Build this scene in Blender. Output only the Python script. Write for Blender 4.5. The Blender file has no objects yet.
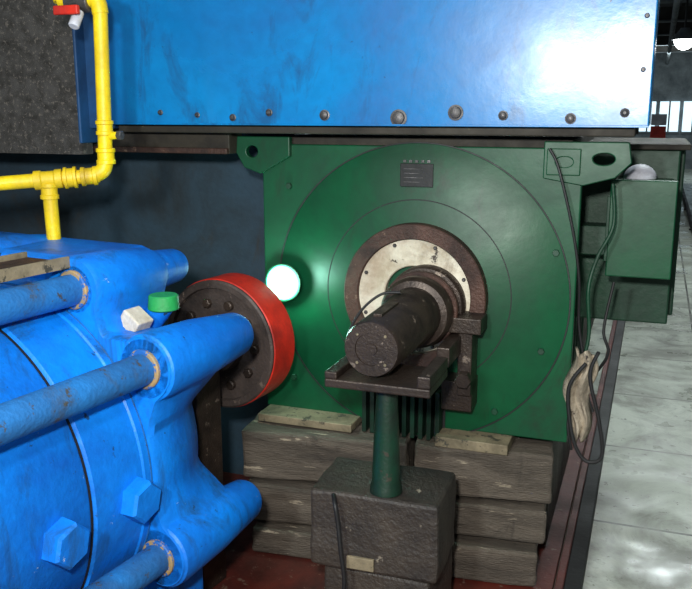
import bpy, bmesh, math, random
from mathutils import Vector, Matrix
random.seed(4)
sc=bpy.context.scene
sc.view_settings.view_transform='Standard'
sc.view_settings.look='None'
sc.view_settings.exposure=0

# ---------------------------------------------------------------- materials
def nt(m):
    m.use_nodes=True
    n=m.node_tree; b=n.nodes['Principled BSDF']
    return n,b
def noise(n,scale,detail=6,rough=.6,vec=None,dist=0):
    t=n.nodes.new('ShaderNodeTexNoise'); t.inputs['Scale'].default_value=scale
    t.inputs['Detail'].default_value=detail; t.inputs['Roughness'].default_value=rough
    t.inputs['Distortion'].default_value=dist
    n.links.new(vec,t.inputs['Vector']); return t.outputs['Fac']
def ramp(n,fac,p0,p1,c0=(0,0,0,1),c1=(1,1,1,1)):
    r=n.nodes.new('ShaderNodeValToRGB'); e=r.color_ramp.elements
    e[0].position=p0;e[1].position=p1;e[0].color=c0;e[1].color=c1
    n.links.new(fac,r.inputs['Fac']); return r.outputs['Color']
def mix(n,fac,a,b):
    m=n.nodes.new('ShaderNodeMix'); m.data_type='RGBA'
    for s,v in ((m.inputs[0],fac),(m.inputs[6],a),(m.inputs[7],b)):
        if isinstance(v,bpy.types.NodeSocket): n.links.new(v,s)
        elif isinstance(v,(int,float)): s.default_value=v
        else: s.default_value=(*v,1)
    return m.outputs[2]
def paint(name,col,dark,wear,rough=.35,metal=0,dirt=.5,wearamt=.68,scale=3,bump=.15,stretch=(1,1,1),wscale=25,chip=None,chipamt=.70,grime=None,spec=.5,gmax=.75,g0=.57):
    m=bpy.data.materials.new(name); n,b=nt(m)
    tc=n.nodes.new('ShaderNodeTexCoord'); mp=n.nodes.new('ShaderNodeMapping')
    mp.inputs['Scale'].default_value=stretch
    n.links.new(tc.outputs['Object'],mp.inputs['Vector']); v=mp.outputs[0]
    n1=noise(n,scale,7,.65,v,.4); n2=noise(n,wscale,8,.7,v); n3=noise(n,scale*14,4,.6,v)
    c=mix(n,ramp(n,n1,.5-dirt*.35,.62),dark,col)
    sp=mix(n,ramp(n,n3,.35,.7),(1,1,1),(.72,.72,.72))
    mm=n.nodes.new('ShaderNodeMix'); mm.data_type='RGBA'; mm.blend_type='MULTIPLY'; mm.inputs[0].default_value=.5
    n.links.new(c,mm.inputs[6]); n.links.new(sp,mm.inputs[7])
    c=mix(n,ramp(n,n2,wearamt,wearamt+.03),mm.outputs[2],wear)
    if grime:
        mp2=n.nodes.new('ShaderNodeMapping'); mp2.inputs['Scale'].default_value=(1,1,.35); mp2.inputs['Location'].default_value=(3,7,1)
        n.links.new(tc.outputs['Object'],mp2.inputs['Vector'])
        c=mix(n,ramp(n,noise(n,7,9,.72,mp2.outputs[0],.6),g0,g0+.13,(0,0,0,1),(gmax,gmax,gmax,1)),c,grime)
    if chip:
        mp3=n.nodes.new('ShaderNodeMapping'); mp3.inputs['Location'].default_value=(11,2,5)
        n.links.new(tc.outputs['Object'],mp3.inputs['Vector'])
        c=mix(n,ramp(n,noise(n,16,9,.75,mp3.outputs[0],.2),chipamt,chipamt+.012),c,chip)
    n.links.new(c,b.inputs['Base Color'])
    r=ramp(n,n1,.3,.7,(min(1,rough+.25),)*3+(1,),(rough,)*3+(1,)); n.links.new(r,b.inputs['Roughness'])
    b.inputs['Metallic'].default_value=metal; b.inputs['Specular IOR Level'].default_value=spec
    bp=n.nodes.new('ShaderNodeBump'); bp.inputs['Strength'].default_value=bump; bp.inputs['Distance'].default_value=.01
    n.links.new(n3,bp.inputs['Height']); n.links.new(bp.outputs[0],b.inputs['Normal'])
    return m
def emis(name,col,s):
    m=bpy.data.materials.new(name); n,b=nt(m)
    b.inputs['Base Color'].default_value=(*col,1)
    b.inputs['Emission Color'].default_value=(*col,1); b.inputs['Emission Strength'].default_value=s
    return m
BLUE=paint('blue_machine_paint',(.003,.215,.80),(.002,.12,.54),(.012,.04,.09),.38,wearamt=.65,scale=2.5,bump=.25,dirt=.35,chip=(.5,.58,.62),chipamt=.67,grime=(.012,.05,.11),spec=.35,g0=.53,gmax=.7)
BLUER=paint('blue_rod_paint',(.018,.16,.45),(.015,.08,.22),(.05,.05,.05),.42,wearamt=.60,scale=6,bump=.3,grime=(.05,.06,.06),spec=.4)
BLUEP=paint('blue_panel_paint',(.002,.205,.52),(.002,.125,.37),(.01,.04,.10),.17,wearamt=.67,scale=1.6,bump=.04,dirt=.3,grime=(.01,.07,.19),chip=(.02,.035,.05),chipamt=.69,spec=.5,g0=.54)
NAVY=paint('dark_blue_wall',(.024,.055,.085),(.016,.024,.03),(.05,.05,.05),.6,scale=3,grime=(.035,.028,.02))
NAVYS=paint('navy_strip',(.01,.07,.20),(.008,.03,.08),(.03,.03,.03),.45)
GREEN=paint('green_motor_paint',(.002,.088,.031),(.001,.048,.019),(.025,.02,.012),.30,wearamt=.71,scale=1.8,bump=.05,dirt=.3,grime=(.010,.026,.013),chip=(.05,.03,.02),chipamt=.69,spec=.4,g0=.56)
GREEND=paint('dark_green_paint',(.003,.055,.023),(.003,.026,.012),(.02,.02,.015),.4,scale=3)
POSTM=paint('oily_green_post',(.008,.04,.022),(.008,.014,.010),(.04,.035,.025),.3,scale=9,wearamt=.6,metal=.2)
YEL=paint('yellow_pipe_paint',(.95,.68,.008),(.62,.42,.01),(.15,.09,.02),.35,wearamt=.69,scale=6,grime=(.35,.22,.01))
RED=paint('red_rim_paint',(.72,.028,.012),(.35,.015,.01),(.05,.02,.015),.4,scale=6)
REDB=paint('dark_red_base',(.12,.020,.013),(.03,.009,.007),(.18,.11,.08),.35,scale=4,dirt=.7,wearamt=.62)
RUST=paint('rusty_brown_steel',(.085,.04,.028),(.025,.015,.013),(.16,.10,.07),.5,metal=.3,scale=8,bump=.4,wearamt=.62)
WHEEL=paint('oily_wheel_face',(.10,.075,.065),(.03,.024,.022),(.2,.15,.12),.45,metal=.3,scale=8,bump=.3,wearamt=.62)
DARK=paint('dark_oily_steel',(.06,.042,.032),(.020,.014,.012),(.18,.14,.11),.3,metal=.45,scale=9,bump=.25,wearamt=.62)
BLACK=paint('black_rubber',(.012,.012,.013),(.006,.006,.006),(.03,.03,.03),.45)
CREAM=paint('cream_seal_plate',(.74,.69,.56),(.42,.34,.24),(.05,.035,.025),.4,scale=7,wearamt=.60,dirt=.4,wscale=12,grime=(.12,.08,.05),g0=.56)
TAN=paint('worn_tan',(.26,.21,.13),(.09,.075,.045),(.05,.045,.03),.6,scale=9,wearamt=.56,wscale=22)
ORNG=paint('worn_orange_collar',(.42,.26,.09),(.2,.17,.11),(.01,.10,.35),.5,scale=20,wearamt=.50,wscale=40)
WOOD=paint('oily_timber',(.13,.105,.080),(.026,.020,.015),(.36,.30,.22),.5,scale=5,bump=.8,stretch=(.5,3,4),wearamt=.61,wscale=7,dirt=.8,grime=(.016,.012,.010))
WOODD=paint('dark_block',(.055,.043,.033),(.015,.012,.011),(.20,.17,.13),.42,scale=5,bump=.6,wearamt=.62,wscale=12)
GREY=paint('coarse_grey_board',(.095,.09,.085),(.03,.027,.023),(.17,.15,.13),.9,scale=20,bump=1.0,wearamt=.56,wscale=70)
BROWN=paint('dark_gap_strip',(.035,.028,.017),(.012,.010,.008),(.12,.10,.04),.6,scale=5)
WHITE=paint('white_plastic',(.72,.74,.82),(.45,.45,.5),(.3,.3,.3),.4,scale=9)
GCAP=paint('green_cap',(.02,.36,.08),(.01,.22,.05),(.02,.1,.04),.4,scale=8)
CLOTH=paint('beige_cloth',(.52,.44,.33),(.14,.11,.08),(.04,.03,.03),.85,scale=10,bump=.6,wearamt=.60)
BOLT=paint('bolt_steel',(.14,.13,.13),(.05,.05,.05),(.22,.20,.17),.35,metal=.6,scale=20)
WALLF=paint('grimy_wall',(.14,.16,.17),(.05,.06,.065),(.2,.2,.18),.8,scale=2)
CEIL=paint('dark_ceiling',(.045,.042,.038),(.02,.018,.015),(.06,.06,.06),.8,scale=2)
TUBE=emis('tube_glow',(.95,1,1),12); WIN=emis('window_daylight',(.70,.90,1),1.0)
GLOW=bpy.data.materials.new('flash_glare_glow'); n,b=nt(GLOW)  # radial glow imitating flash glare, bright core fading to teal
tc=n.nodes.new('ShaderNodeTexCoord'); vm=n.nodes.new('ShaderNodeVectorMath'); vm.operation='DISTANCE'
GLARE=(-1.180,2.595,.970); vm.inputs[1].default_value=GLARE; n.links.new(tc.outputs['Object'],vm.inputs[0])
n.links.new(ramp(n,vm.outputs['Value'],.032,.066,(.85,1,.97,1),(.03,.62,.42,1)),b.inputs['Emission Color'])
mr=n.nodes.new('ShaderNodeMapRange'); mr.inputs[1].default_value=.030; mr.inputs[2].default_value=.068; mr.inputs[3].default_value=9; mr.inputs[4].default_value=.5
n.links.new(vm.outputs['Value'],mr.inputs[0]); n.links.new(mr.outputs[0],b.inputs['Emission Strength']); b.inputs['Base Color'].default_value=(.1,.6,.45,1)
# tiles
TILE=bpy.data.materials.new('floor_tiles'); n,b=nt(TILE)
tc=n.nodes.new('ShaderNodeTexCoord'); mp=n.nodes.new('ShaderNodeMapping'); n.links.new(tc.outputs['Object'],mp.inputs['Vector'])
mp.inputs['Location'].default_value=(.46,.05,0)
br=n.nodes.new('ShaderNodeTexBrick'); n.links.new(mp.outputs[0],br.inputs['Vector'])
br.offset=0; br.inputs['Scale'].default_value=1; br.inputs['Brick Width'].default_value=.80; br.inputs['Row Height'].default_value=.80
br.inputs['Mortar Size'].default_value=.009; br.inputs['Mortar Smooth'].default_value=.3
br.inputs['Color1'].default_value=(.46,.49,.42,1); br.inputs['Color2'].default_value=(.37,.40,.34,1); br.inputs['Mortar'].default_value=(.04,.04,.035,1)
d=ramp(n,noise(n,2.6,9,.72,mp.outputs[0],.8),.38,.58); c=mix(n,d,(.17,.175,.145),br.outputs['Color'])
d2=ramp(n,noise(n,24,8,.75,mp.outputs[0]),.60,.63); c=mix(n,d2,c,(.08,.08,.06))
n.links.new(c,b.inputs['Base Color']); n.links.new(ramp(n,noise(n,3,4,.6,mp.outputs[0]),.4,.65,(.5,.5,.5,1),(.2,.2,.2,1)),b.inputs['Roughness'])

# ---------------------------------------------------------------- helpers
def emp(name,rotz=0,parent=None):
    o=bpy.data.objects.new(name,None); sc.collection.objects.link(o); o.rotation_euler=(0,0,rotz); o.empty_display_size=.1; o.parent=parent; return o
def fin(bm,name,mat,parent=None,smooth=False,bevel=0):
    me=bpy.data.meshes.new(name); 
    bmesh.ops.recalc_face_normals(bm,faces=bm.faces)
    bm.to_mesh(me); bm.free()
    o=bpy.data.objects.new(name,me); sc.collection.objects.link(o); me.materials.append(mat)
    if smooth:
        for p in me.polygons: p.use_smooth=True
        try: me.set_sharp_from_angle(angle=math.radians(38))
        except Exception: pass
    if bevel:
        m=o.modifiers.new('bv','BEVEL'); m.width=bevel; m.segments=2; m.limit_method='ANGLE'
    if parent: o.parent=parent
    return o
def box(name,x0,x1,y0,y1,z0,z1,mat,parent=None,bevel=.004,rot=None,sub=0,jit=0):
    bm=bmesh.new(); bmesh.ops.create_cube(bm,size=1)
    c=Vector(((x0+x1)/2,(y0+y1)/2,(z0+z1)/2))
    for v in bm.verts: v.co=Vector((v.co.x*(x1-x0),v.co.y*(y1-y0),v.co.z*(z1-z0)))
    if sub: bmesh.ops.subdivide_edges(bm,edges=bm.edges,cuts=sub,use_grid_fill=True)
    for v in bm.verts:
        if jit: v.co+=Vector([random.uniform(-jit,jit) for _ in range(3)])
        if rot: v.co=rot@v.co
        v.co+=c
    return fin(bm,name,mat,parent,bevel=bevel)
def frame(ax):
    ax=ax.normalized(); u=ax.orthogonal().normalized() if abs(ax.z)>.9 else ax.cross(Vector((0,0,1))).normalized(); return ax,u,ax.cross(u)
def lathe(name,c,ax,prof,mat,parent=None,seg=48,smooth=True,phase=0):
    ax,u,w=frame(Vector(ax)); c=Vector(c); bm=bmesh.new(); rings=[]
    for r,h in prof:
        if r<1e-6: rings.append([bm.verts.new(c+ax*h)])
        else: rings.append([bm.verts.new(c+ax*h+(u*math.cos(a)+w*math.sin(a))*r) for a in [phase+2*math.pi*i/seg for i in range(seg)]])
    for A,B in zip(rings,rings[1:]):
        for i in range(seg):
            j=(i+1)%seg
            if len(A)==1 and len(B)==1: continue
            if len(A)==1: bm.faces.new((A[0],B[i],B[j]))
            elif len(B)==1: bm.faces.new((A[i],A[j],B[0]))
            else: bm.faces.new((A[i],A[j],B[j],B[i]))
    return fin(bm,name,mat,parent,smooth)
def cyl(name,p0,p1,r0,r1,mat,parent=None,seg=32,phase=0,ch=.003,smooth=True):
    p0=Vector(p0);p1=Vector(p1);L=(p1-p0).length
    return lathe(name,p0,p1-p0,[(0,0),(max(r0-ch,.0005),0),(r0,ch),(r1,L-ch),(max(r1-ch,.0005),L),(0,L)],mat,parent,seg,smooth,phase)
def ring(name,c,ax,ri,ro,h,mat,parent=None,seg=72):
    e=min(.003,h*.3)
    return lathe(name,c,ax,[(ri,0),(ro,0),(ro,h-e),(ro-e,h),(ri+e,h),(ri,h-e),(ri,0)],mat,parent,seg)
def hexb(name,c,ax,r,h,mat,parent=None,phase=0):
    return cyl(name,c,Vector(c)+Vector(ax).normalized()*h,r,r*.96,mat,parent,6,phase,ch=r*.12,smooth=False)
def tube(name,pts,r,mat,parent=None,bez=True,seg=12,n=10):
    pts=[Vector(p) for p in pts]; P=[]
    if bez and len(pts)>2:
        Q=[pts[0]]+pts+[pts[-1]]
        for i in range(1,len(Q)-2):
            for k in range(n):
                t=k/n; a,b_,c_,d_=Q[i-1],Q[i],Q[i+1],Q[i+2]
                P.append(.5*((2*b_)+(c_-a)*t+(2*a-5*b_+4*c_-d_)*t*t+(3*b_-a-3*c_+d_)*t**3))
        P.append(pts[-1])
    else: P=pts
    bm=bmesh.new(); rs=[]; u=None
    for i,p in enumerate(P):
        t=(P[min(i+1,len(P)-1)]-P[max(i-1,0)]).normalized()
        if u is None: u=t.orthogonal().normalized()
        else: u=(u-t*u.dot(t)).normalized()
        w=t.cross(u); rs.append([bm.verts.new(p+(u*math.cos(2*math.pi*k/seg)+w*math.sin(2*math.pi*k/seg))*r) for k in range(seg)])
    for A,B in zip(rs,rs[1:]):
        for k in range(seg): bm.faces.new((A[k],A[(k+1)%seg],B[(k+1)%seg],B[k]))
    bm.faces.new(rs[0]);bm.faces.new(rs[-1])
    return fin(bm,name,mat,parent,True)
def prism(name,poly,y0,y1,mat,parent=None,bevel=.003,holes=None):
    bm=bmesh.new()
    loops=[poly]+(holes or [])
    edges=[]
    for L in loops:
        vs=[bm.verts.new((x,y0,z)) for x,z in L]
        edges+=[bm.edges.new((vs[i],vs[(i+1)%len(vs)])) for i in range(len(vs))]
    bmesh.ops.triangle_fill(bm,edges=edges,use_beauty=True)
    r=bmesh.ops.extrude_face_region(bm,geom=bm.faces[:])
    for v in [e for e in r['geom'] if isinstance(e,bmesh.types.BMVert)]: v.co.y=y1
    return fin(bm,name,mat,parent,bevel=bevel)
def circ(cx,cz,rx,rz,n=20): return [(cx+rx*math.cos(2*math.pi*i/n),cz+rz*math.sin(2*math.pi*i/n)) for i in range(n)]

# ---------------------------------------------------------------- room
box('floor',-4,1.8,-1.2,25,-.1,0,TILE,bevel=0)
box('wall_back',-4,-1.3,3.0,3.1,0,3.4,NAVY,bevel=0)
box('wall_insulated',-4,-1.895,2.50,2.56,1.40,3.4,GREY,bevel=0)
box('wall_left',-4.1,-4,-1.2,3.1,0,3.4,WALLF,bevel=0)
box('wall_far',-4,1.8,25,25.1,0,3.4,WALLF,bevel=0)
box('wall_right',1.8,1.9,-1.2,25,0,3.4,WALLF,bevel=0)
box('ceiling',-4,1.8,-1.2,25,3.4,3.5,CEIL,bevel=0)
box('machine_base_plate',-3.2,-.215,.3,4.6,.0,.03,REDB,bevel=.003)
k=emp('floor_kerb_rail')
box('channel',-.180,-.125,.5,12,0,.05,BLACK,k); box('red_edge',-.21,-.182,.5,12,0,.035,REDB,k)
k=emp('side_rail')
box('rail',.50,.54,1.5,22,.02,.10,BLACK,k)
for i in range(8): box('foot_%d'%i,.48,.56,2+i*2.5,2.06+i*2.5,0,.02,BLACK,k)
# ---------------------------------------------------------------- motor
M=2.65; mo=emp('electric_motor')
box('front_plate',-1.27,-.205,M,M+.03,.50,1.44,GREEN,mo,bevel=.004)
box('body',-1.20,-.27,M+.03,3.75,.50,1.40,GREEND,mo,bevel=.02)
box('gap_fill_top',-1.24,-.24,M+.03,3.6,1.40,1.465,BROWN,mo,bevel=.005)  # added dark fill, keeps the gap above the motor from showing bright
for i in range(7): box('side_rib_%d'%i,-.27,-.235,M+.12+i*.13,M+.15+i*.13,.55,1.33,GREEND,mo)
prism('lifting_lug_left',[(-1.355,1.465),(-1.16,1.465),(-1.16,1.40),(-1.27,1.34),(-1.33,1.36),(-1.36,1.41)],M-.02,M+.005,GREEN,mo,holes=[circ(-1.30,1.415,.022,.020)])
prism('lifting_lug_right',[(-.32,1.46),(-.075,1.46),(-.065,1.40),(-.11,1.355),(-.20,1.33),(-.32,1.35)],M-.02,M+.005,GREEN,mo,holes=[circ(-.145,1.41,.032,.018)])
prism('lug_plate_right',[(-.31,1.44),(-.21,1.44),(-.21,1.36),(-.31,1.36)],M-.028,M-.02,GREEN,mo,holes=[circ(-.258,1.40,.026,.016)])
cx,cz=-.715,.955
lathe('end_shield',(cx,M,cz),(0,-1,0),[(0,0),(.495,0),(.495,.003),(.492,.005),(0,.005)],GREEN,mo,96)
ring('shield_groove_outer',(cx,M-.0045,cz),(0,-1,0),.494,.4985,.0012,BLACK,mo,128)
ring('shield_groove_inner',(cx,M-.0045,cz),(0,-1,0),.312,.3155,.0012,BLACK,mo,96)
ring('bearing_housing_ring',(cx,M-.004,cz),(0,-1,0),.190,.240,.045,RUST,mo)
ring('seal_plate',(cx,M-.004,cz),(0,-1,0),.10,.198,.030,CREAM,mo)
for i in range(8):
    a=math.radians(22+45*i); cyl('seal_bolt_%d'%i,(cx+.178*math.cos(a),M-.033,cz+.178*math.sin(a)),(cx+.178*math.cos(a),M-.042,cz+.178*math.sin(a)),.007,.007,BOLT,mo,6)
for i,(x,z) in enumerate([(-1.17,1.30),(-.27,1.12),(-.44,.58),(-1.16,.62),(-.30,.80)]):
    hexb('plate_bolt_%d'%i,(x,M-.002,z),(0,-1,0),.012,.010,GREEND,mo)
sx,sz=-.668,.936
lathe('shaft',(sx,M+.1,sz),(0,-1,0),[(0,0),(.128,0),(.128,.17),(.122,.178),(.108,.18),(.108,.25),(.113,.252),(.113,.285),(.104,.30),(.086,.305),(.086,.40),(.080,.41),(.078,.712),(.073,.722),(.045,.722),(.044,.718),(.016,.718),(.015,.722),(0,.722)],DARK,mo,64)
ring('shaft_collar',(sx,M-.115,sz),(0,-1,0),.105,.122,.022,RUST,mo)
box('shaft_key',sx-.012,sx+.012,2.08,2.24,sz+.070,sz+.085,DARK,mo,bevel=.002)
for i in range(4):
    a=math.radians(45+90*i); cyl('shaft_end_hole_%d'%i,(sx+.055*math.cos(a),2.030,sz+.055*math.sin(a)),(sx+.055*math.cos(a),2.026,sz+.055*math.sin(a)),.004,.004,TAN,mo,12,ch=.0005)
box('nameplate',-.775,-.665,M-.010,M-.002,1.310,1.385,BLACK,mo,bevel=.002)
for i in range(4): box('nameplate_line_%d'%i,-.762,-.71+.012*(i%2),M-.0108,M-.010,1.325+i*.014,1.3265+i*.014,BOLT,mo,bevel=0)
for i in range(5): box('nameplate_tab_%d'%i,-.765+i*.02,-.755+i*.02,M-.010,M-.002,1.388,1.396,BOLT,mo,bevel=0)
for i in range(10): box('vent_fin_%d'%i,-.885+i*.0285,-.870+i*.0285,M-.06,M+.0,.47,.64,POSTM,mo,bevel=.002)
box('vent_back',-.89,-.605,M-.008,M-.001,.47,.645,BLACK,mo)
box('bearing_bracket',-.575,-.535,M-.28,M-.03,.80,.86,DARK,mo)
box('bracket_upright',-.545,-.50,M-.12,M-.03,.66,.92,DARK,mo)
box('bracket_head',-.60,-.47,M-.14,M-.04,.87,.92,DARK,mo)
box('bracket_foot',-.60,-.50,M-.10,M-.0,.60,.70,DARK,mo)
hexb('bracket_bolt',(-.52,M-.12,.72),(0,-1,0),.028,.035,DARK,mo)
box('foot_left',-1.26,-.91,M-.10,M+.2,.475,.503,TAN,mo,bevel=.003)
box('foot_right',-.62,-.38,M-.09,M+.2,.465,.50,TAN,mo,bevel=.003)
tb=emp('terminal_box',0,mo)
box('box_body',-.125,.065,2.86,3.10,1.03,1.325,GREEN,tb,bevel=.006)
box('box_lid',-.130,.072,2.845,2.86,1.02,1.335,GREEN,tb,bevel=.004)
box('lid_hinge',-.137,-.127,2.84,2.86,1.07,1.28,GREEND,tb,bevel=.002)
box('mount_arm',-.28,-.125,2.95,3.05,1.07,1.17,GREEND,tb)
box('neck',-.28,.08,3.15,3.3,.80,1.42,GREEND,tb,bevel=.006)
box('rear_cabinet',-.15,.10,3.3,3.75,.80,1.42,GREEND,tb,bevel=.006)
box('top_rail',-.28,.11,3.10,3.8,1.42,1.44,BROWN,tb)
bpy.ops.mesh.primitive_uv_sphere_add(segments=24,ring_count=12,radius=1,location=(0,0,0))
o=bpy.context.object;o.name='white_cap_cover';o.data.materials.append(WHITE)
for v in o.data.vertices:
    v.co=Vector((-.045+v.co.x*.052,2.95+v.co.y*.052,1.335+max(v.co.z,-.05)*.045))
for p in o.data.polygons:p.use_smooth=True
cb=emp('motor_cable',0,mo)
tube('cable_1',[(-.30,2.60,1.44),(-.27,2.60,1.38),(-.22,2.60,1.2),(-.195,2.62,1.05),(-.19,2.66,.9),(-.17,2.66,.75),(-.20,2.6,.6),(-.185,2.6,.5)],.0045,BLACK,cb)
tube('cable_2',[(-.12,2.75,1.33),(-.11,2.75,1.2),(-.15,2.72,1.1),(-.17,2.70,1.0),(-.16,2.7,.85),(-.18,2.68,.72),(-.17,2.62,.62)],.006,GREEND,cb)
tube('cable_3',[(-.10,2.85,1.0),(-.12,2.8,.85),(-.10,2.75,.78),(-.15,2.65,.70),(-.13,2.64,.62)],.005,BLACK,cb)
bm=bmesh.new(); bmesh.ops.create_grid(bm,x_segments=10,y_segments=22,size=.5)
for v in bm.verts:
    x,t=v.co.x,v.co.y+.5
    w=.020+.022*math.sin(t*2.8); 
    v.co=Vector((-.172+x*2*w+.012*math.sin(t*9), 2.60+.014*math.sin(x*14+t*3)+.02*(x*2)**2, .53+.29*t+.01*math.sin(x*9)))
o=fin(bm,'cloth_rag',CLOTH,None,True); m=o.modifiers.new('s','SOLIDIFY'); m.thickness=.008
bl=emp('black_strap'); tube('loop',[(-.155,2.555,.80),(-.20,2.555,.72),(-.19,2.555,.60),(-.165,2.555,.52),(-.13,2.555,.485),(-.09,2.555,.51),(-.105,2.555,.62),(-.14,2.555,.76),(-.12,2.555,.84)],.006,BLACK,bl)
# ---------------------------------------------------------------- blue guard panel
gp=emp('blue_guard_panel')
box('sheet',-1.77,-.025,2.50,2.53,1.505,3.39,BLUEP,gp,bevel=.004)
box('bottom_lip',-1.77,-.025,2.488,2.50,1.505,1.511,BLUEP,gp,bevel=.001)
box('right_return',-.055,-.025,2.53,3.0,1.505,3.39,BLUEP,gp)
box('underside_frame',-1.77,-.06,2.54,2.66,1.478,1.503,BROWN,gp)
box('gap_fill_back',-1.77,-.06,2.95,3.0,1.475,2.2,BROWN,gp)  # added dark fill, hides the bright background behind the gap
for i,(x,r) in enumerate([(-1.57,.007),(-1.43,.007),(-1.30,.009),(-1.17,.009),(-.98,.013),(-.74,.020),(-.565,.018),(-.425,.011),(-.235,.012),(-.09,.010)]):
    lathe('bolt_%d'%i,(x,2.498,1.545-.008*(i%3)),(0,-1,0),[(0,0),(r*1.3,0),(r*1.3,.002),(r,.003),(r*.9,.009),(r*.4,.013),(0,.013)],BOLT,gp,16)
for i,z in enumerate([1.66,1.80,1.98]): lathe('edge_bolt_%d'%i,(-.05,2.498,z),(0,-1,0),[(0,0),(.007,0),(.005,.006),(0,.007)],BOLT,gp,12)
st=emp('blue_support_column'); box('web',-1.885,-1.78,2.53,2.56,1.49,3.39,NAVYS,st); box('flange',-1.892,-1.88,2.48,2.58,1.44,3.39,NAVYS,st)
br_=emp('brown_cross_beam'); box('beam',-3.9,-1.38,2.62,2.72,1.405,1.49,BROWN,br_); box('lip',-3.9,-1.38,2.60,2.62,1.405,1.425,RUST,br_); box('post',-3.5,-3.4,2.63,2.71,0,1.405,BROWN,br_)
# ---------------------------------------------------------------- yellow gas pipe
yp=emp('yellow_gas_pipe'); r=.0215
tube('riser',[(-1.572,2.2,1.85),(-1.585,2.2,1.385)],r,YEL,yp,bez=False,seg=24)
tube('bend',[(-1.585,2.2,1.40),(-1.59,2.19,1.372),(-1.615,2.175,1.356)],r*1.1,YEL,yp,seg=24)
tube('run',[(-1.60,2.185,1.357),(-2.3,1.76,1.30)],r,YEL,yp,bez=False,seg=24)
def fitting(nm,p,dx,L,R):
    p=Vector(p);dx=Vector(dx).normalized(); lathe(nm,p-dx*L/2,dx,[(r,0),(R,.002),(R,L*.25),(R*.88,L*.3),(R*.88,L*.7),(R,L*.75),(R,L-.002),(r,L)],YEL,yp,24)
rd=Vector((-.7,-.425,-.057)).normalized()
fitting('elbow_collar',(-1.583,2.2,1.415),(0,0,1),.05,.029)
fitting('coupling_1',(-1.581,2.2,1.50),(0,0,1),.045,.027)
cyl('pipe_clip',(-1.57,2.2,1.475),(-1.535,2.2,1.478),.011,.011,YEL,yp); cyl('clip_nut',(-1.537,2.2,1.478),(-1.520,2.2,1.478),.015,.015,BOLT,yp,6)
fitting('run_collar',Vector((-1.60,2.185,1.357))+rd*.03,rd,.05,.029)
fitting('union',Vector((-1.60,2.185,1.357))+rd*.085,rd,.04,.033)
tee=Vector((-1.60,2.185,1.357))+rd*.15
fitting('tee',tee,rd,.085,.029)
tube('drop',[tee,(tee.x+.006,tee.y,1.08)],r,YEL,yp,bez=False,seg=24)
fitting('tee_leg',tee+Vector((0,0,-.035)),(0,0,1),.05,.028)
fitting('drop_collar',(tee.x+.006,tee.y,1.13),(0,0,1),.05,.031)
tube('top_bend',[(-1.572,2.2,1.83),(-1.58,2.2,1.865),(-1.61,2.2,1.872)],r*1.12,YEL,yp,seg=24)
tube('top_run',[(-1.60,2.2,1.872),(-1.71,2.2,1.872)],r,YEL,yp,bez=False,seg=24)
cyl('valve_body',(-1.60,2.2,1.868),(-1.68,2.2,1.868),.034,.034,BOLT,yp)
cyl('valve_stem',(-1.635,2.2,1.86),(-1.635,2.13,1.835),.012,.012,BOLT,yp)
box('valve_handle',-1.675,-1.59,2.115,2.13,1.822,1.848,RED,yp)
cyl('valve_gland',(-1.625,2.17,1.835),(-1.625,2.14,1.79),.016,.016,WHITE,yp)
tube('top_riser',[(-1.71,2.2,1.872),(-1.72,2.2,1.9),(-1.72,2.2,3.38)],r,YEL,yp,bez=False,seg=24)
# ---------------------------------------------------------------- blue pump (local frame)
A=math.radians(-8.3); pu=emp('piston_pump',A)
X0,Z0=-1.82,.64
rods=[(-1.366,.935),(-1.585,1.111),(-1.351,.433),(-2.274,.935),(-2.055,1.111),(-2.289,.433),(-1.62,.19),(-2.02,.19)]
lathe('barrel',(X0,.3,Z0),(0,1,0),[(0,0),(.455,0),(.455,.99),(.451,.998),(.444,1.0),(.444,1.004),(.451,1.006),(.458,1.012),(.458,1.17),(.462,1.175),(.462,1.24),(0,1.24)],BLUE,pu,128)
ring('barrel_seam',(X0,1.299,Z0),(0,1,0),.44,.4535,.006,BLACK,pu,128)
def headr(th,rb,rl):
    dx,dz=math.cos(th),math.sin(th); best=rb
    for x,z in rods:
        px,pz=x-X0,z-Z0; t=px*dx+pz*dz; d2=px*px+pz*pz-t*t
        if t>0 and d2<(rl*2.2)**2:
            q=math.sqrt(d2)/rl
            v=(t+math.sqrt(max(rl*rl-d2,0))) if q<1 else t
            v=rb+(v-rb)*max(0,min(1,(2.2-q)/1.2))**1.3 if q>1 else v
            best=max(best,v)
    return best
bm=bmesh.new(); N=256; rr=[]
for y,rb,rl in [(1.50,.44,.05),(1.50,.465,.078),(1.515,.472,.085),(1.64,.455,.083),(1.76,.40,.070),(1.79,.37,.06)]:
    rr.append([bm.verts.new((X0+headr(2*math.pi*i/N,rb,rl)*math.cos(2*math.pi*i/N),y,Z0+headr(2*math.pi*i/N,rb,rl)*math.sin(2*math.pi*i/N))) for i in range(N)])
for Aa,B in zip(rr,rr[1:]):
    for i in range(N): bm.faces.new((Aa[i],Aa[(i+1)%N],B[(i+1)%N],B[i]))
bm.faces.new(rr[0]);bm.faces.new(rr[-1]); fin(bm,'star_head',BLUE,pu,True)
ring('head_joint_line',(X0,1.494,Z0),(0,1,0),.45,.4635,.006,BLUER,pu,128)
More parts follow.
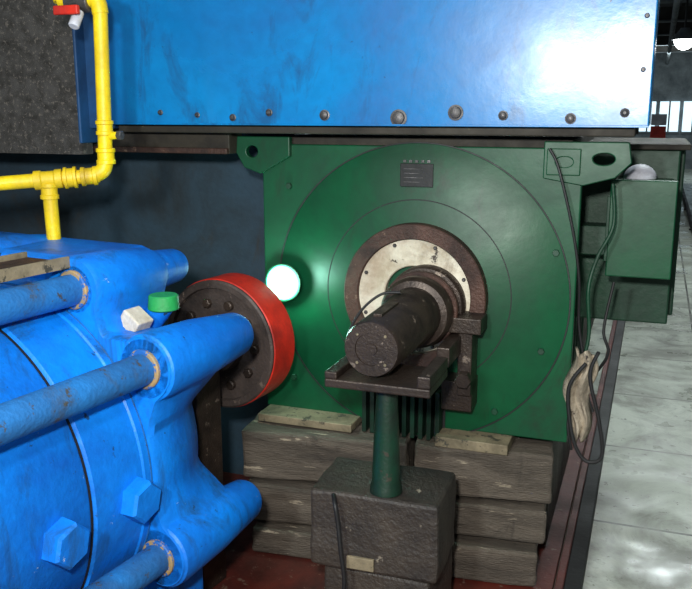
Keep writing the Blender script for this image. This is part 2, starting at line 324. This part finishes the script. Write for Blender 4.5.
for i,(x,z) in enumerate(rods):
    R0=.088 if i!=1 else .070
    Ls=.375 if i!=1 else .385
    lathe('tie_sleeve_%d'%i,(x,1.50,z),(0,1,0),[(0,0),(R0*.85,0),(R0*.97,.01),(R0,.03),(R0*.92,.2),(R0*.70,Ls),(R0*.62,Ls+.015),(0,Ls+.015)],BLUE,pu,40)
    ring('rod_collar_%d'%i,(x,1.502,z),(0,-1,0),.03,.050,.012,ORNG,pu,32)
    cyl('tie_rod_%d'%i,(x,.3,z),(x,1.56,z),.040,.040,BLUER,pu)
lathe('near_flange',(X0,.22,Z0),(0,1,0),[(0,0),(.60,0),(.60,.08),(0,.08)],BLUE,pu,64)
for i,y in enumerate((1.44,1.20,.95)):
    hexb('body_hex_%d'%i,(X0+.43,y,Z0-.02),(1,0,-.03),.056,.070,BLUE,pu,.3)
for y in (.55,1.6): box('saddle_%d'%int(y*100),X0-.42,X0+.42,y,y+.14,.03,.40,BLUE,pu,bevel=.01)
ca=math.radians(49); cd=Vector((math.cos(ca),0,math.sin(ca)))
base=Vector((X0,1.70,Z0))
cyl('filler_stub',base+cd*.38,base+cd*.535,.030,.030,BLUE,pu)
cyl('filler_cap',base+cd*.535+Vector((0,0,-.012)),base+cd*.535+Vector((0,0,.028)),.042,.039,GCAP,pu)
box('sensor_box',-1.520,-1.460,1.58,1.64,.985,1.04,CREAM,pu,rot=Matrix.Rotation(.6,3,'Y'))
box('rusty_channel',-1.74,-1.60,.4,1.50,1.165,1.182,RUST,pu)
box('channel_edge',-1.60,-1.592,.4,1.50,1.165,1.195,TAN,pu,bevel=.001)
box('channel_edge_back',-1.75,-1.742,.4,1.50,1.165,1.195,TAN,pu,bevel=.001)
box('rear_housing',-2.5,-1.66,1.6,1.9,.9,1.165,BLUE,pu,bevel=.03)
fw=emp('flywheel_coupling',A)
fx,fz=-1.635,.800
cyl('stub_shaft',(fx,1.80,fz),(fx,2.16,fz),.045,.045,DARK,fw)
lathe('wheel_face',(fx,2.27,fz),(0,-1,0),[(0,0),(.215,0),(.215,.120),(.209,.125),(.190,.125),(.187,.110),(.09,.105),(.085,.135),(.045,.14),(0,.14)],WHEEL,fw,64)
ring('red_rim',(fx,2.275,fz),(0,-1,0),.205,.2180,.118,RED,fw)
for i in range(10):
    a=2*math.pi*i/10; cyl('pin_bolt_%d'%i,(fx+.14*math.cos(a),2.17,fz+.14*math.sin(a)),(fx+.14*math.cos(a),2.145,fz+.14*math.sin(a)),.016,.016,DARK,fw,6 if i%2 else 20)
box('wheel_bearing_pedestal',fx-.08,fx+.08,1.93,2.05,.03,fz-.04,DARK,fw)
# ---------------------------------------------------------------- timber stack and stand
rz=Matrix.Rotation(math.radians(7),3,'Z')
tm=emp('timber_cribbing')
box('upper_beam_left',-1.30,-.72,2.50,2.72,.295,.468,WOOD,tm,rot=rz,bevel=.010,sub=4,jit=.004)
box('upper_beam_right',-.70,-.25,2.57,2.80,.30,.465,WOOD,tm,rot=rz,bevel=.010,sub=4,jit=.004)
box('lower_beam_left',-1.28,-.74,2.48,2.70,.14,.28,WOOD,tm,rot=rz,bevel=.010,sub=4,jit=.005)
box('bottom_beam_left',-1.25,-.74,2.45,2.70,.035,.13,WOOD,tm,rot=rz,bevel=.010,sub=4,jit=.003)
box('lower_beam_right',-.73,-.26,2.54,2.76,.17,.285,WOOD,tm,rot=rz,bevel=.010,sub=4,jit=.004)
box('bottom_beam_right',-.73,-.28,2.50,2.76,.035,.155,WOOD,tm,rot=rz,bevel=.010,sub=4,jit=.003)
box('rear_fill',-1.25,-.27,2.84,3.7,.03,.47,WOODD,tm)
ss=emp('shaft_support_stand')
box('saddle_plate',-.79,-.50,2.0,2.20,.828,.852,DARK,ss)
box('saddle_lug_left',-.79,-.755,2.0,2.20,.852,.872,DARK,ss); box('saddle_lug_right',-.535,-.50,2.0,2.20,.852,.885,DARK,ss)
lathe('post',(-.645,2.10,.508),(0,0,1),[(0,0),(.046,0),(.044,.018),(.040,.03),(.035,.18),(.027,.315),(.05,.32),(0,.32)],POSTM,ss,32)
tube('sling_1',[(-.765,2.12,.86),(-.785,2.18,.93),(-.765,2.24,.99),(-.72,2.28,1.03),(-.67,2.3,1.035)],.004,BLACK,ss)
cb2=emp('support_block')
box('top_block',-.86,-.485,2.05,2.30,.27,.505,WOODD,cb2,rot=Matrix.Rotation(.03,3,'Z'),bevel=.01,sub=3,jit=.003)
box('bottom_block',-.82,-.50,2.07,2.32,.040,.265,WOODD,cb2,rot=Matrix.Rotation(-.05,3,'Z'),bevel=.01,sub=3,jit=.003)
box('label_plate',-.74,-.66,2.036,2.046,.285,.322,TAN,cb2,bevel=.002,rot=Matrix.Rotation(.03,3,'Z'))
tube('hanging_wire',[(-.78,2.04,.50),(-.76,2.0,.49),(-.75,1.995,.44),(-.74,1.99,.36),(-.73,1.99,.25),(-.76,1.99,.10),(-.80,1.95,.04)],.006,BLACK,cb2)
# ---------------------------------------------------------------- flash glare on the motor, built as an added glowing lens
wl=emp('glare_spot')
lathe('glare_backing',(-1.180,M-.007,.970),(0,-1,0),[(0,0),(.03,0),(.05,.015),(.066,.033),(.066,.041),(.063,.041),(.063,.036),(0,.036)],GREEN,wl)
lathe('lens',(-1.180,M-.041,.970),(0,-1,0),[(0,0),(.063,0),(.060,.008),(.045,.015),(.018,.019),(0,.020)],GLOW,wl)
# ---------------------------------------------------------------- corridor background
for i in range(7):
    t=emp('roof_truss'); y=7+i*2.6
    box('beam',-1.5,1.8,y,y+.12,2.95,3.15,CEIL,t); box('flange',-1.5,1.8,y-.06,y+.18,2.93,2.95,WALLF,t); box('hanger',.2,.26,y,y+.06,3.15,3.4,CEIL,t)
t=emp('overhead_duct'); cyl('duct',(.95,6,2.55),(.95,24.9,2.55),.12,.12,WALLF,t); cyl('pipe',(.1,6,2.8),(.1,24.9,2.8),.04,.04,WALLF,t)
for x,y,z in [(.22,11.5,2.42),(.7,17,2.7)]:
    t=emp('ceiling_lamp'); lathe('shade',(x,y,z),(0,0,-1),[(0,-.12),(.05,-.12),(.15,.02),(.14,.02),(.04,-.1),(0,-.1)],WALLF,t,24)
    bpy.ops.mesh.primitive_uv_sphere_add(radius=.12,location=(x,y,z-.02)); o=bpy.context.object;o.name='bulb';o.data.materials.append(TUBE);o.parent=t
    for p in o.data.polygons:p.use_smooth=True
    cyl('rod',(x,y,z+.1),(x,y,3.4),.012,.012,BLACK,t,8)
for i,(x0,x1) in enumerate([(-.5,-.1),(.0,.5),(.6,1.1),(1.2,1.6)]):
    w=emp('window_%d'%(i+1)); box('pane',x0,x1,24.93,24.97,1.0,1.8,WIN,w,bevel=0); box('mullion',(x0+x1)/2-.02,(x0+x1)/2+.02,24.9,24.93,1.0,1.8,CEIL,w); box('sill',x0-.03,x1+.03,24.88,24.95,.95,1.0,WALLF,w)
for j,(y,h,mt) in enumerate([(5.2,.85,GREEND),(8.0,1.15,BLUE),(12,1.0,GREEND),(16,1.1,BLUE)]):
    t=emp('background_pump'); box('base',-1.1,-.35,y,y+1.4,0,.3,WOODD,t); cyl('body',(-.72,y+.1,.3+h/3),(-.72,y+1.2,.3+h/3),h/3,h/3,mt,t); cyl('shaft',(-.72,y-.1,.3+h/3),(-.72,y+.1,.3+h/3),.08,.08,DARK,t)
for j,y in enumerate([4.6,7.5,10.5,14]):
    t=emp('control_cabinet'); box('body',.95,1.5,y,y+.9,0,1.5,GREEND,t,bevel=.01); box('door',.935,.95,y+.04,y+.86,.1,1.45,GREY,t); box('handle',.92,.935,y+.1,y+.13,.8,.95,BOLT,t)
t=emp('fire_extinguisher_box'); box('body',-.12,.12,15.0,15.3,.0,1.30,RED,t); box('sign',-.12,.12,14.98,15.0,1.32,1.5,WHITE,t); box('sign_post',-.01,.01,15.0,15.02,1.30,1.34,BLACK,t)

# ---------------------------------------------------------------- lights
def area(name,loc,target,size,e,col=(1,1,1)):
    l=bpy.data.lights.new(name,'AREA'); l.energy=e; l.size=size; l.color=col
    o=bpy.data.objects.new(name,l); sc.collection.objects.link(o); o.location=loc
    o.rotation_euler=(Vector(target)-Vector(loc)).to_track_quat('-Z','Y').to_euler(); return o
area('camera_flash',(-.12,-.05,1.78),(-.95,2.4,.8),.10,60,(1,.98,.94))
area('panel_highlight_light',(-.66,-.3,1.84),(-.5,2.6,1.2),.13,34,(.92,1,1))  # added beside the camera to throw a highlight on the blue panel
area('ceiling_light',(-.9,.6,3.2),(-.9,1.6,0),1.2,26,(.9,1,1))
area('corridor_light',(.3,4.5,3.2),(.3,4.5,0),.8,62,(.9,1,1))
area('corridor_light_b',(.3,9,3.2),(.3,9,0),.8,90,(.9,1,1))
area('corridor_light_c',(.3,20,2.6),(.3,24,1.8),1.2,120,(.85,.97,1))
l=bpy.data.lights.new('glare_spot_light','POINT'); l.energy=4.5; l.color=(.50,1,.85); l.shadow_soft_size=.03  # added light, spreads the glare over the green around it
o=bpy.data.objects.new('glare_spot_light',l); sc.collection.objects.link(o); o.location=(-1.180,M-.11,.970)
w=bpy.data.worlds.new('world'); sc.world=w; w.use_nodes=True
w.node_tree.nodes['Background'].inputs[0].default_value=(.78,.92,1,1); w.node_tree.nodes['Background'].inputs[1].default_value=.27
# ---------------------------------------------------------------- camera
f=842;yaw=math.radians(20);p=math.radians(12.3)
cam=bpy.data.cameras.new('camera'); co=bpy.data.objects.new('camera',cam); sc.collection.objects.link(co); sc.camera=co
co.location=(0,0,1.55); co.rotation_euler=(math.radians(90)-p,0,yaw); cam.sensor_width=36; cam.lens=36*f/692; cam.clip_start=.05
